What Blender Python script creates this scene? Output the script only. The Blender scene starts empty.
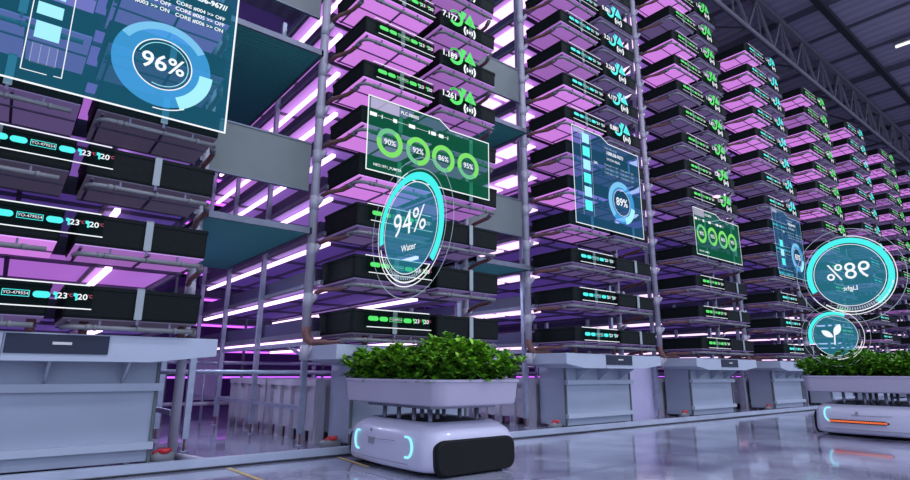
import bpy, math, random
from mathutils import Vector, Matrix
random.seed(7)
C = bpy.data.collections.new('Farm'); bpy.context.scene.collection.children.link(C)
PI = math.pi

# ------------------------------------------------------------------ materials
M = {}
def mat(name, col, rough=.5, metal=0., noise=0., nscale=8., bump=0., bscale=20., spec=.5, coat=0.):
    m = bpy.data.materials.new(name); m.use_nodes = True
    nt = m.node_tree; b = nt.nodes['Principled BSDF']
    b.inputs['Base Color'].default_value = (*col, 1); b.inputs['Roughness'].default_value = rough
    b.inputs['Metallic'].default_value = metal; b.inputs['Specular IOR Level'].default_value = spec
    b.inputs['Coat Weight'].default_value = coat
    tc = nt.nodes.new('ShaderNodeTexCoord')
    if noise:
        n = nt.nodes.new('ShaderNodeTexNoise'); n.inputs['Scale'].default_value = nscale; n.inputs['Detail'].default_value = 5
        nt.links.new(tc.outputs['Object'], n.inputs['Vector'])
        r = nt.nodes.new('ShaderNodeValToRGB')
        r.color_ramp.elements[0].position = .3; r.color_ramp.elements[1].position = .7
        r.color_ramp.elements[0].color = (*[c*(1-noise) for c in col], 1)
        r.color_ramp.elements[1].color = (*[min(1, c*(1+noise)) for c in col], 1)
        nt.links.new(n.outputs['Fac'], r.inputs['Fac']); nt.links.new(r.outputs['Color'], b.inputs['Base Color'])
    if bump:
        n = nt.nodes.new('ShaderNodeTexNoise'); n.inputs['Scale'].default_value = bscale; n.inputs['Detail'].default_value = 4
        nt.links.new(tc.outputs['Object'], n.inputs['Vector'])
        bp = nt.nodes.new('ShaderNodeBump'); bp.inputs['Strength'].default_value = bump; bp.inputs['Distance'].default_value = .02
        nt.links.new(n.outputs['Fac'], bp.inputs['Height']); nt.links.new(bp.outputs['Normal'], b.inputs['Normal'])
    M[name] = m; return m
def emit(name, col, s=1., base=None):
    m = bpy.data.materials.new(name); m.use_nodes = True
    b = m.node_tree.nodes['Principled BSDF']
    b.inputs['Base Color'].default_value = (*(base or (.02, .02, .02)), 1); b.inputs['Roughness'].default_value = .6
    b.inputs['Emission Color'].default_value = (*col, 1); b.inputs['Emission Strength'].default_value = s
    M[name] = m; return m
def holo(name, tint, col, s, fac):
    """see-through light panel: tinted transparency with a faint glow of its own"""
    m = bpy.data.materials.new(name); m.use_nodes = True; nt = m.node_tree
    for n in list(nt.nodes): nt.nodes.remove(n)
    o = nt.nodes.new('ShaderNodeOutputMaterial'); a = nt.nodes.new('ShaderNodeAddShader')
    t = nt.nodes.new('ShaderNodeBsdfTransparent'); t.inputs['Color'].default_value = (*tint, 1)
    e = nt.nodes.new('ShaderNodeEmission'); e.inputs['Color'].default_value = (*col, 1); e.inputs['Strength'].default_value = s
    nt.links.new(t.outputs[0], a.inputs[0]); nt.links.new(e.outputs[0], a.inputs[1]); nt.links.new(a.outputs[0], o.inputs['Surface'])
    M[name] = m; return m

mat('tray_black', (.006, .009, .009), .6, bump=.35, bscale=9, spec=.12)
mat('tray_side', (.012, .012, .022), .4)
mat('galv', (.36, .40, .50), .4, .5, noise=.12)
mat('galv_dark', (.16, .17, .22), .45, .4, noise=.1)
mat('rail_dark', (.15, .13, .21), .5, .2)
mat('pipe_grey', (.19, .19, .205), .45, noise=.1)
mat('pipe_white', (.42, .40, .47), .4, noise=.12, nscale=5)
mat('hose_brown', (.20, .09, .08), .5, noise=.2, nscale=14)
mat('strap', (.30, .34, .35), .4)
mat('film', (.05, .05, .08), .18, bump=1., bscale=6, spec=.8)
mat('bench', (.40, .44, .53), .5, noise=.05, nscale=2)
mat('bench_body', (.33, .37, .46), .5, noise=.06, nscale=1.5)
mat('bench_seam', (.10, .10, .12), .6)
mat('bench_panel', (.025, .032, .055), .5, spec=.2)
mat('plate_tag', (.6, .58, .55), .4)
mat('tank', (.42, .40, .46), .55, noise=.08, nscale=3)
mat('post_green', (.10, .13, .13), .5, noise=.15)
mat('deck', (.26, .22, .36), .55)
mat('deck_dark', (.05, .045, .11), .5)
mat('plate_grey', (.16, .185, .18), .55, noise=.06, nscale=2)
mat('curb', (.36, .40, .50), .45, noise=.12, nscale=3)
mat('robot', (.50, .49, .62), .38, coat=.3)
mat('robot_grey', (.25, .24, .30), .5)
mat('black', (.010, .010, .011), .6, spec=.15)
mat('dark_gap', (.015, .015, .02), .7)
mat('planter', (.44, .40, .51), .5, noise=.03, nscale=2)
mat('lift', (.18, .19, .25), .4, .5)
mat('soil', (.02, .018, .015), .9, noise=.4, nscale=30)
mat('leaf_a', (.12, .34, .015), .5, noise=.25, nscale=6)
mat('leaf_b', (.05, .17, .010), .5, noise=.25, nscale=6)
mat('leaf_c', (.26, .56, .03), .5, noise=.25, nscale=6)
mat('red', (.55, .02, .03), .4)
mat('lilac_sheet', (.50, .46, .66), .5, noise=.08, nscale=1.5)
mat('steel_beam', (.10, .09, .13), .6, .2)
mat('truss', (.15, .14, .17), .6, .2)
mat('beam_black', (.012, .012, .02), .6)
mat('wall_purple', (.13, .06, .26), .8, noise=.2, nscale=.6)
mat('yellow_paint', (.55, .40, .16), .5, noise=.25, nscale=9)

emit('glow_hi', (.60, .20, .70), 1.0, (.4, .3, .5)); emit('glow_mid', (.30, .11, .40), 1.0, (.3, .25, .4))  # lit tray undersides: bounced light put into the material in graded strengths
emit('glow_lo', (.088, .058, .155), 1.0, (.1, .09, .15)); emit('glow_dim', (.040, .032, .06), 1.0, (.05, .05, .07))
emit('tube', (1., .62, 1.), 2.6); emit('tube_wide', (1., .66, 1.), 1.5)
emit('rear_hi', (.36, .12, .52), 1.0, (.3, .25, .4)); emit('rear_mid', (.17, .075, .34), 1.0, (.25, .2, .4)); emit('rear_lo', (.050, .024, .16), 1.0, (.2, .18, .32))  # lit undersides of the rear decks, light put in as emission
emit('far_glow', (.50, .10, .85), 2.2)
emit('lamp', (1., .98, .9), 1.6)
emit('h_white', (.92, .96, 1.), 1.0); emit('h_pale', (.45, .62, .75), .8)
emit('h_cyan', (.05, .90, .86), 1.0); emit('h_sky', (.14, .50, .80), 1.0); emit('h_pale_cyan', (.35, .85, .95), 1.0)
emit('h_green', (.06, .80, .10), 1.0); emit('h_lime', (.16, .72, .06), 1.0); emit('h_mint', (.10, .50, .20), 1.0)
emit('h_red', (.8, .1, .2), .9); emit('h_blue_dim', (.06, .20, .55), .8)
emit('robot_light', (.30, .85, 1.), 1.1); emit('led_orange', (1., .17, .04), 1.0)
holo('panel_teal', (.26, .52, .56), (.012, .10, .17), .8, 0)
holo('panel_green', (.22, .52, .38), (.006, .10, .055), .8, 0)
holo('panel_blue', (.26, .46, .58), (.014, .075, .15), .8, 0)
holo('disc_teal', (.25, .45, .52), (.02, .16, .23), .9, 0)
holo('bar_faint', (.7, .75, .9), (.10, .10, .16), .8, 0)
holo('ring_blue', (.35, .50, .65), (.05, .30, .62), .9, 0)
holo('white_veil', (.6, .6, .65), (.42, .36, .50), .9, 0)
holo('readout_back', (.6, .63, .63), (0, .004, .004), .5, 0)

def shader_floor():
    m = bpy.data.materials.new('floor_concrete'); m.use_nodes = True; nt = m.node_tree; b = nt.nodes['Principled BSDF']
    tc = nt.nodes.new('ShaderNodeTexCoord')
    n = nt.nodes.new('ShaderNodeTexNoise'); n.inputs['Scale'].default_value = 1.1; n.inputs['Detail'].default_value = 7; n.inputs['Roughness'].default_value = .6
    nt.links.new(tc.outputs['Object'], n.inputs['Vector'])
    r = nt.nodes.new('ShaderNodeValToRGB'); e = r.color_ramp.elements
    e[0].position = .35; e[0].color = (.17, .15, .25, 1); e[1].position = .60; e[1].color = (.46, .48, .60, 1)
    nt.links.new(n.outputs['Fac'], r.inputs['Fac'])
    # sawn joints in the slab, every 3.6 m
    sep = nt.nodes.new('ShaderNodeSeparateXYZ'); nt.links.new(tc.outputs['Object'], sep.inputs[0])
    fac = None
    for ax, off in (('X', 1.1), ('Y', .4)):
        ad = nt.nodes.new('ShaderNodeMath'); ad.operation = 'ADD'; ad.inputs[1].default_value = off + 360; nt.links.new(sep.outputs[ax], ad.inputs[0])
        mo = nt.nodes.new('ShaderNodeMath'); mo.operation = 'MODULO'; mo.inputs[1].default_value = 3.6; nt.links.new(ad.outputs[0], mo.inputs[0])
        lt = nt.nodes.new('ShaderNodeMath'); lt.operation = 'LESS_THAN'; lt.inputs[1].default_value = .014; nt.links.new(mo.outputs[0], lt.inputs[0])
        if fac is None: fac = lt
        else:
            mx = nt.nodes.new('ShaderNodeMath'); mx.operation = 'MAXIMUM'; nt.links.new(fac.outputs[0], mx.inputs[0]); nt.links.new(lt.outputs[0], mx.inputs[1]); fac = mx
    mix = nt.nodes.new('ShaderNodeMix'); mix.data_type = 'RGBA'
    nt.links.new(fac.outputs[0], mix.inputs['Factor']); nt.links.new(r.outputs['Color'], mix.inputs['A']); mix.inputs['B'].default_value = (.06, .06, .08, 1)
    nt.links.new(mix.outputs['Result'], b.inputs['Base Color'])
    n2 = nt.nodes.new('ShaderNodeTexNoise'); n2.inputs['Scale'].default_value = 1.3; n2.inputs['Detail'].default_value = 6
    nt.links.new(tc.outputs['Object'], n2.inputs['Vector'])
    mr = nt.nodes.new('ShaderNodeMapRange'); mr.inputs['From Min'].default_value = .35; mr.inputs['From Max'].default_value = .65
    mr.inputs['To Min'].default_value = .06; mr.inputs['To Max'].default_value = .22
    nt.links.new(n2.outputs['Fac'], mr.inputs['Value']); nt.links.new(mr.outputs['Result'], b.inputs['Roughness'])
    b.inputs['Specular IOR Level'].default_value = .9; b.inputs['Coat Weight'].default_value = .6; b.inputs['Coat Roughness'].default_value = .06
    n3 = nt.nodes.new('ShaderNodeTexNoise'); n3.inputs['Scale'].default_value = 7; n3.inputs['Detail'].default_value = 3
    nt.links.new(tc.outputs['Object'], n3.inputs['Vector'])
    bp = nt.nodes.new('ShaderNodeBump'); bp.inputs['Strength'].default_value = .06; bp.inputs['Distance'].default_value = .02
    nt.links.new(n3.outputs['Fac'], bp.inputs['Height']); nt.links.new(bp.outputs['Normal'], b.inputs['Normal'])
    M['floor'] = m
shader_floor()
def shader_wave(name, c0, c1, scale, axis, rough=.5, bump=.5):
    m = bpy.data.materials.new(name); m.use_nodes = True; nt = m.node_tree; b = nt.nodes['Principled BSDF']
    tc = nt.nodes.new('ShaderNodeTexCoord'); w = nt.nodes.new('ShaderNodeTexWave'); w.bands_direction = axis; w.inputs['Scale'].default_value = scale
    nt.links.new(tc.outputs['Object'], w.inputs['Vector'])
    r = nt.nodes.new('ShaderNodeValToRGB'); r.color_ramp.elements[0].color = (*c0, 1); r.color_ramp.elements[1].color = (*c1, 1)
    nt.links.new(w.outputs['Fac'], r.inputs['Fac']); nt.links.new(r.outputs['Color'], b.inputs['Base Color'])
    bp = nt.nodes.new('ShaderNodeBump'); bp.inputs['Strength'].default_value = bump; bp.inputs['Distance'].default_value = .03
    nt.links.new(w.outputs['Fac'], bp.inputs['Height']); nt.links.new(bp.outputs['Normal'], b.inputs['Normal'])
    b.inputs['Roughness'].default_value = rough; M[name] = m
shader_wave('ceiling_sheet', (.24, .21, .30), (.31, .275, .38), .75, 'X', .5)
shader_wave('green_sheet', (.05, .36, .31), (.10, .52, .45), 5.5, 'Y', .5)

# ------------------------------------------------------------------ mesh helpers
class MB:
    def __init__(s): s.v = []; s.f = []; s.m = []; s.ms = []; s.sm = []
    def mi(s, m):
        m = M[m]
        if m not in s.ms: s.ms.append(m)
        return s.ms.index(m)
    def face(s, pts, m, smooth=False):
        n = len(s.v); s.v += [tuple(p) for p in pts]; s.f.append(tuple(range(n, n+len(pts)))); s.m.append(s.mi(m)); s.sm.append(smooth)
    def grid(s, rows, m, closed=True, smooth=True, cap0=False, cap1=False):
        n = len(s.v); k = len(rows[0]); i = s.mi(m)
        for r in rows: s.v += [tuple(p) for p in r]
        for a in range(len(rows)-1):
            for b in range(k if closed else k-1):
                c = (b+1) % k
                s.f.append((n+a*k+b, n+a*k+c, n+(a+1)*k+c, n+(a+1)*k+b)); s.m.append(i); s.sm.append(smooth)
        if cap0: s.f.append(tuple(n+b for b in reversed(range(k)))); s.m.append(i); s.sm.append(False)
        if cap1: s.f.append(tuple(n+(len(rows)-1)*k+b for b in range(k))); s.m.append(i); s.sm.append(False)
    def box(s, x0, x1, y0, y1, z0, z1, m):
        n = len(s.v); i = s.mi(m)
        s.v += [(x, y, z) for z in (z0, z1) for x, y in ((x0, y0), (x1, y0), (x1, y1), (x0, y1))]
        for q in ((3, 2, 1, 0), (4, 5, 6, 7), (0, 1, 5, 4), (1, 2, 6, 5), (2, 3, 7, 6), (3, 0, 4, 7)):
            s.f.append(tuple(n+a for a in q)); s.m.append(i); s.sm.append(False)
    def tube(s, pts, r, m, seg=10, cap=True, rs=None):
        pts = [Vector(p) for p in pts]; rows = []
        up = None
        for i, p in enumerate(pts):
            d = ((pts[min(i+1, len(pts)-1)]-p).normalized() + (p-pts[max(i-1, 0)]).normalized())
            d = d.normalized() if d.length > 1e-6 else Vector((0, 0, 1))
            if up is None: up = d.orthogonal().normalized()
            up = (up - d*up.dot(d)); up = up.normalized() if up.length > 1e-6 else d.orthogonal().normalized()
            w = d.cross(up); rr = rs[i] if rs else r
            rows.append([p+up*rr*math.cos(2*PI*j/seg)+w*rr*math.sin(2*PI*j/seg) for j in range(seg)])
        s.grid(rows, m, cap0=cap, cap1=cap)
    def bar(s, a, b, w, h, m):
        a = Vector(a); b = Vector(b); d = (b-a).normalized(); u = Vector((0, 0, 1)) if abs(d.z) < .9 else Vector((0, 1, 0))
        x = d.cross(u).normalized(); y = x.cross(d)
        rows = [[p+x*i*w/2+y*j*h/2 for i, j in ((-1, -1), (1, -1), (1, 1), (-1, 1))] for p in (a, b)]
        s.grid(rows, m, smooth=False, cap0=True, cap1=True)
    # flat marks drawn in a local x (right) / z (up) plane
    def rect(s, x0, x1, z0, z1, m, y=0): s.face([(x0, y, z0), (x1, y, z0), (x1, y, z1), (x0, y, z1)], m)
    def poly(s, pts, m, y=0): s.face([(x, y, z) for x, z in pts], m)
    def line(s, pts, w, m, y=0, close=False):
        P = [Vector(p) for p in pts]
        if close: P.append(P[0])
        for a, b in zip(P, P[1:]):
            d = (b-a).normalized(); n = Vector((-d.y, d.x))*w/2; a = a-d*w/2; b = b+d*w/2
            s.poly([a-n, b-n, b+n, a+n], m, y)
    def ring(s, cx, cz, r0, r1, m, a0=0, a1=360, y=0, n=None):
        n = n or max(4, int(abs(a1-a0)/8))
        for i in range(n):
            t0 = math.radians(a0+(a1-a0)*i/n); t1 = math.radians(a0+(a1-a0)*(i+1)/n)
            s.poly([(cx+r*math.cos(t), cz+r*math.sin(t)) for r, t in ((r0, t0), (r1, t0), (r1, t1), (r0, t1))], m, y)
    def disc(s, cx, cz, r, m, y=0, n=40): s.poly([(cx+r*math.cos(2*PI*i/n), cz+r*math.sin(2*PI*i/n)) for i in range(n)], m, y)
    def pill(s, x0, x1, z, h, m, y=0):
        r = h/2; p = [(x1-r+r*math.cos(t), z+r*math.sin(t)) for t in [(-90+30*i)*PI/180 for i in range(7)]]
        p += [(x0+r+r*math.cos(t), z+r*math.sin(t)) for t in [(90+30*i)*PI/180 for i in range(7)]]; s.poly(p, m, y)
    def text(s, body, x, z, size, m, y=0, align='CENTER', bold=0., sx=1.):
        cu = bpy.data.curves.new('t', 'FONT'); cu.body = body; cu.size = size; cu.align_x = align; cu.align_y = 'CENTER'; cu.offset = bold
        cu.resolution_u = 3
        o = bpy.data.objects.new('t', cu); C.objects.link(o)
        dg = bpy.context.evaluated_depsgraph_get(); me = bpy.data.meshes.new_from_object(o.evaluated_get(dg))
        n = len(s.v); i = s.mi(m)
        s.v += [(x+v.co.x*sx, y, z+v.co.y) for v in me.vertices]
        for p in me.polygons: s.f.append(tuple(n+a for a in p.vertices)); s.m.append(i); s.sm.append(False)
        bpy.data.objects.remove(o); bpy.data.curves.remove(cu); bpy.data.meshes.remove(me)
    def mesh(s, name):
        me = bpy.data.meshes.new(name); me.from_pydata(s.v, [], s.f)
        for m in s.ms: me.materials.append(m)
        me.polygons.foreach_set('material_index', s.m); me.polygons.foreach_set('use_smooth', s.sm); me.update(); return me
    def build(s, name, parent=None, loc=(0, 0, 0)):
        return put(name, s.mesh(name), parent, loc)
def put(name, me, parent=None, loc=(0, 0, 0)):
    o = bpy.data.objects.new(name, me); C.objects.link(o); o.location = loc
    if parent: o.parent = parent
    return o
def tag(o, label, cat, group=None, kind=None):
    o['label'] = label; o['category'] = cat
    if group: o['group'] = group
    if kind: o['kind'] = kind
    return o
def thing(name, label, cat, loc=(0, 0, 0), group=None, rz=0):
    o = bpy.data.objects.new(name, None); C.objects.link(o); o.empty_display_size = .1
    o.location = loc; o.rotation_euler = (0, 0, rz); return tag(o, label, cat, group)
def struct(o): o['kind'] = 'structure'; return o
def bevel(o, w=.01, seg=2):
    b = o.modifiers.new('b', 'BEVEL'); b.width = w; b.segments = seg; b.limit_method = 'ANGLE'; b.angle_limit = math.radians(40); return o
ORD = ['lowest', 'second', 'third', 'fourth', 'fifth', 'sixth', 'seventh', 'eighth', 'ninth', 'tenth', 'eleventh', 'twelfth', 'thirteenth', 'topmost']
BAY = ['first', 'second', 'third', 'fourth', 'fifth', 'sixth', 'seventh', 'eighth', 'ninth']

# ------------------------------------------------------------------ layout constants (metres)
BX0, P, YF, Z0, DZ = 2.836, 3.62, 5.25, 1.464, .584
def bx(n): return BX0+P*n
LEVELS = {-1: 7, 0: 9, 1: 12, 2: 14, 3: 14, 4: 14, 5: 14, 6: 14, 7: 14}

# ------------------------------------------------------------------ setting
m = MB(); m.box(-25, 75, -20, 20, -.1, 0, 'floor'); struct(m.build('floor'))
m = MB(); m.box(-25, 75, 16, 16.2, 0, 12.1, 'wall_purple'); struct(m.build('wall_back'))
m = MB(); m.box(62, 62.2, -20, 16, 0, 12.1, 'wall_purple'); struct(m.build('wall_far'))
m = MB(); m.box(-25, 75, -14, 16, 12.05, 12.2, 'ceiling_sheet'); struct(m.build('ceiling'))
m = MB(); m.box(-6, 60, 5.24, 5.315, .012, .082, 'curb'); m.box(-6, 60, 5.225, 5.24, .012, .018, 'bench_seam'); m.box(-6, 60, 5.315, 5.40, 0, .03, 'curb')
o = bevel(m.build('trim_1'), .008); struct(o)
m = MB()
for p0, p1 in (((1.68, 5.18), (1.73, 3.6)), ((2.72, 5.18), (2.66, 4.5))):
    d = .022; m.face([(p0[0]-d, p0[1], .003), (p1[0]-d, p1[1], .003), (p1[0]+d, p1[1], .003), (p0[0]+d, p0[1], .003)], 'yellow_paint')
o = m.build('floor_markings'); tag(o, 'thin worn yellow lines painted on the glossy grey floor', 'floor marking'); o['kind'] = 'structure'

# ceiling purlins, black beam, truss, lamps
xs = [6+2.05*i for i in range(26)]
for i, x in enumerate(xs):
    m = MB(); h = .10 if i % 3 else .22
    m.box(x-.03, x+.03, -14, 15.9, 12.05-h, 12.05, 'steel_beam'); o = m.build('ceiling_purlin')
    tag(o, 'long dark steel purlin running across under the ribbed metal ceiling', 'roof beam', 'purlins under the ceiling'); o['kind'] = 'structure'
m = MB(); m.box(-5, 61, 4.48, 4.66, 11.62, 11.80, 'beam_black'); tag(m.build('cable_tray'), 'straight black beam running the length of the hall under the ceiling', 'beam')['kind'] = 'structure'
t = thing('roof_truss', 'long grey steel lattice truss above the tops of the rack towers', 'truss', (0, 5.75, 0)); t['kind'] = 'structure'
m = MB(); m.tube([(-5, 0, 10.49), (61, 0, 10.49)], .07, 'truss', 8); m.build('bottom_chord', t)
m = MB(); m.box(-5, 61, -.09, .09, 11.72, 11.88, 'truss'); m.build('top_chord', t)
m = MB(); x = -5
while x < 60:
    m.bar((x, 0, 10.5), (x+.85, 0, 11.78), .07, .07, 'truss'); m.bar((x+.85, 0, 11.78), (x+1.7, 0, 10.5), .07, .07, 'truss')
    m.bar((x+.85, 0, 11.78), (x+.85, 0, 10.5), .04, .04, 'truss'); x += 1.7
m.build('web_bars', t)['kind'] = 'stuff'
m = MB(); x = -5
while x < 60: m.bar((x, 0, 10.49), (x+1.5, 1.6, 12.0), .05, .05, 'truss'); m.bar((x, 0, 10.49), (x, 2.4, 10.49), .05, .05, 'truss'); x += 3.4
m.bar((-5, 2.4, 10.49), (61, 2.4, 10.49), .08, .08, 'truss'); m.build('side_bracing', t)['kind'] = 'stuff'
lm = None
for i, (x, y) in enumerate([(22.4, 3.08)] + [(xx, yy) for yy in (3.45, -1.5, -6.5) for xx in (-1, 3, 7, 11, 15, 21, 27, 33) if yy < 0 or xx < 12]):
    t = thing('ceiling_lamp', 'bright white linear lamp under the ribbed ceiling at the top right' if i == 0 else 'white linear lamp hanging over the aisle out of sight above', 'lamp', (x, y, 11.7 if i else 11.72), 'linear lamps over the aisle' if i else None)
    if lm is None:
        a = MB(); a.box(-.12, .12, -.75, .75, .04, .12, 'galv_dark'); a.tube([(0, -.6, .12), (0, -.6, .33)], .01, 'galv_dark', 6); a.tube([(0, .6, .12), (0, .6, .33)], .01, 'galv_dark', 6)
        b = MB(); b.tube([(0, -.72, 0), (0, .72, 0)], .045, 'lamp', 10); lm = (a.mesh('housing'), b.mesh('light_tube'))
    put('housing', lm[0], t); put('light_tube', lm[1], t)
    if i:
        l = bpy.data.lights.new('lamp_light', 'AREA'); l.shape = 'RECTANGLE'; l.size = .3; l.size_y = 1.5; l.energy = (50 if y > 0 else 200); l.color = (.78, .84, 1.)
        lo = bpy.data.objects.new('lamp_light', l); C.objects.link(lo); lo.parent = t; lo.location = (0, 0, -.07)

# ------------------------------------------------------------------ tray meshes
def trough(w, h):
    m = MB(); d = .80; t = .012; r = .03
    def rr(x0, x1, y0, y1, z):
        pts = []
        for cx, cy, a in ((x1-r, y0+r, -90), (x1-r, y1-r, 0), (x0+r, y1-r, 90), (x0+r, y0+r, 180)):
            for k in range(4): q = math.radians(a+30*k); pts.append((cx+r*math.cos(q), cy+r*math.sin(q), z))
        return pts
    m.grid([rr(.012, w-.012, .012, d-.012, -h), rr(.004, w-.004, .004, d, -h+.02), rr(0, w, 0, d, -.035), rr(-.006, w+.006, -.006, d+.006, -.03), rr(-.006, w+.006, -.006, d+.006, 0),
            rr(t, w-t, t, d-t, 0), rr(t, w-t, t, d-t, -.05)], 'tray_black', smooth=False, cap0=True)
    m.face(rr(t, w-t, t, d-t, -.05), 'soil'); return m
def strap_m(x, h):
    m = MB(); m.box(x-.028, x+.028, -.016, -.007, -h+.005, .012, 'strap'); m.box(x-.028, x+.028, -.016, .03, .002, .012, 'strap'); m.box(x-.010, x+.010, -.014, -.006, -h-.04, -h+.005, 'rail_dark'); return m
def pipe_m(x0, x1, h):
    m = MB(); zc = -h-.07; y = .03
    xa, xb = (x0, x1)
    pts = [(xa+.10*(1-math.cos(a)), y+.10*(1-math.sin(a)), zc) for a in [i*PI/12 for i in range(0, 7)]]
    m.tube([(xa, y+.16, zc)]+pts+[(xb, y, zc)], .020, 'pipe_grey', 10)
    for q in (.22, .55, .85):
        xx = xa+(xb-xa)*q; m.tube([(xx-.012, y, zc), (xx+.012, y, zc)], .026, 'pipe_grey', 10)
    m.tube([(xa+.14, y, zc), (xa+.18, y, zc)], .026, 'pipe_grey', 10)
    for q in (.25, .8):
        xx = xa+(xb-xa)*q; m.box(xx-.008, xx+.008, y-.008, y+.008, zc, -h, 'rail_dark')
    return m
def hose_m(side, w, h):
    m = MB(); zc = -h-.07
    if side < 0: pts = [(.03, .17, zc), (.025, .26, zc-.012), (.01, .38, zc-.02), (-.02, .50, zc-.01), (-.06, .60, zc-.01), (-.10, .70, zc-.04)]
    else: pts = [(w-.02, .10, zc+.01), (w+.015, .22, zc-.02), (w+.02, .36, zc-.03), (w+.01, .50, zc-.05), (w+.02, .62, zc-.09)]
    m.tube(pts, .026, 'hose_brown', 10)
    m.tube([Vector(pts[1])+(Vector(pts[0])-Vector(pts[1]))*.3, pts[0]], .030, 'pipe_grey', 10); return m
def rails_m(w, h):
    m = MB()
    for x in (.06, w*.55): m.box(x-.010, x+.010, .04, .80, -h-.028, -h-.012, 'rail_dark')
    for y in (.34, .76): m.box(.02, w-.02, y-.008, y+.008, -h-.04, -h-.028, 'rail_dark')
    return m
def glow_m(w, mt, h):  # sheet under the tray that glows in place of light falling there
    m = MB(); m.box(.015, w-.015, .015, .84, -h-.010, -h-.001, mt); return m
WL, WR, XR = 1.03, 1.00, 1.12
TR = {}
for key, w, sx0, side in (('L', WL, .53, -1), ('R', WR, .52, 1)):
    for h in (.255, .205):
        TR[key, h] = dict(trough=trough(w, h).mesh('trough'), strap=strap_m(sx0, h).mesh('strap'), rails=rails_m(w, h).mesh('support_rails'),
                   pipe=(pipe_m(.02, w*.93, h) if key == 'L' else pipe_m(.03, w*.96, h)).mesh('drain_pipe'), hose=hose_m(side, w, h).mesh('drain_hose'),
                   glow={g: glow_m(w, g, h).mesh('underside_glow') for g in ('glow_hi', 'glow_mid', 'glow_lo', 'glow_dim')})

def strip_mesh(cm, shift, code):
    m = MB(); y = -.045; z = -.10; s = shift
    m.rect(.12+s, 1.0+s, -.185, -.01, 'readout_back', y+.004)
    m.line([(.11+s, -.005), (.97+s, -.005)], .010, 'h_white', y); m.line([(.16+s, -.190), (1.0+s, -.190)], .009, 'h_white', y)
    m.pill(.17+s, .30+s, z, .05, cm, y); m.pill(.31+s, .42+s, z, .05, cm, y)
    m.line([(.44+s, z-.022), (.60+s, z-.022), (.60+s, z+.022), (.44+s, z+.022)], .005, cm, y, True)
    m.text(code, .52+s, z, .032, 'h_white', y-.002, sx=1.0)
    m.pill(.62+s, .73+s, z, .05, cm, y)
    for xx, tx in ((.745, '23'), (.875, '20')):
        m.poly([(xx+s, z+.028), (xx+.02+s, z+.028), (xx+.028+s, z+.02), (xx+.028+s, z-.028), (xx+.014+s, z-.028), (xx+.014+s, z+.0), (xx+s, z+.005)], cm, y)
        m.text(tx, xx+.06+s, z, .062, 'h_white', y, bold=.001, sx=1.1); m.text('°C', xx+.108+s, z+.008, .034, 'h_red', y)
    return m.mesh('status_readout')
STRIP = {('c', 1): strip_mesh('h_cyan', .30, 'YO-479554'), ('c', 0): strip_mesh('h_cyan', 0, 'YO-479554'), ('g', 0): strip_mesh('h_green', 0, 'YO-479554')}
CL = {}
def cluster_mesh(cm, num, digit):
    k = (cm, num)
    if k in CL: return CL[k]
    m = MB(); y = -.045; ox = 1.35-XR; oz = -.035
    m.rect(.02, .70, -.25, -.005, 'readout_back', y+.004)
    m.text(num, ox-.10, oz-.02, .115, 'h_white', y, bold=.0035)
    m.ring(ox, oz, .085, .115, 'h_green' if cm == 'h_green' else 'h_blue_dim', 20, 150, y)
    m.ring(ox, oz, .089, .111, 'readout_back', 60, 145, y-.002)
    m.ring(ox, oz, .078, .128, cm, -140, 60, y-.001)
    m.poly([(ox+.085, oz+.145), (ox+.19, oz+.135), (ox+.135, oz+.02), (ox+.12, oz+.03)], cm, y-.003)
    m.poly([(ox+.155, oz-.01), (ox+.25, oz+.15), (ox+.35, oz-.02), (ox+.345, oz-.035), (ox+.16, oz-.025)], cm, y-.004)
    m.ring(ox+.25, oz+.02, .028, .036, 'readout_back', 0, 360, y-.006); m.text(digit, ox+.25, oz+.02, .04, 'readout_back', y-.006)
    cx, cz = ox+.245, oz-.135
    for a in (0, 180):
        m.ring(cx, cz, .035, .060, 'h_white', a-42, a+42, y-.003); m.ring(cx, cz, .080, .108, 'h_white', a-42, a+42, y-.003)
    m.disc(cx, cz, .022, 'h_white', y-.003, 12)
    CL[k] = m.mesh('gauge_readout'); return CL[k]
NUM = {0: {5: '1.261', 6: '1.189', 7: '7.177', 8: '2.604'}, 1: {6: '0.881', 7: '4.177', 8: '3.268', 9: '3.211', 10: '0.881', 11: '1.774'}}
FARN = ['1.177', '1.087', '1.761', '1.197', '1.011', '1.671', '1.387']
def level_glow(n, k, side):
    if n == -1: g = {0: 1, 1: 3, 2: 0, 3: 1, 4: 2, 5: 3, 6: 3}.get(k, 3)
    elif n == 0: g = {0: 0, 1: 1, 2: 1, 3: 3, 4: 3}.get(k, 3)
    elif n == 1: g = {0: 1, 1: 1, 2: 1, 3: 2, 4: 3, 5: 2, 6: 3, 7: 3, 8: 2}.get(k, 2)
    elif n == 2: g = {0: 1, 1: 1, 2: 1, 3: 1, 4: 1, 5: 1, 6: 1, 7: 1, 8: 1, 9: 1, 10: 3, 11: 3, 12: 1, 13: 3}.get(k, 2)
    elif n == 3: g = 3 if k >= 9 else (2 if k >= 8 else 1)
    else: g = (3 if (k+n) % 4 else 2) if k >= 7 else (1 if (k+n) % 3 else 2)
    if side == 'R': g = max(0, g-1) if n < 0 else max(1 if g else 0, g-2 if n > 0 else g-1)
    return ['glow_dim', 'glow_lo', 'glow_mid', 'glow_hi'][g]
SW = {'L': ('near half', 'left'), 'R': ('far half', 'right')}
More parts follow.
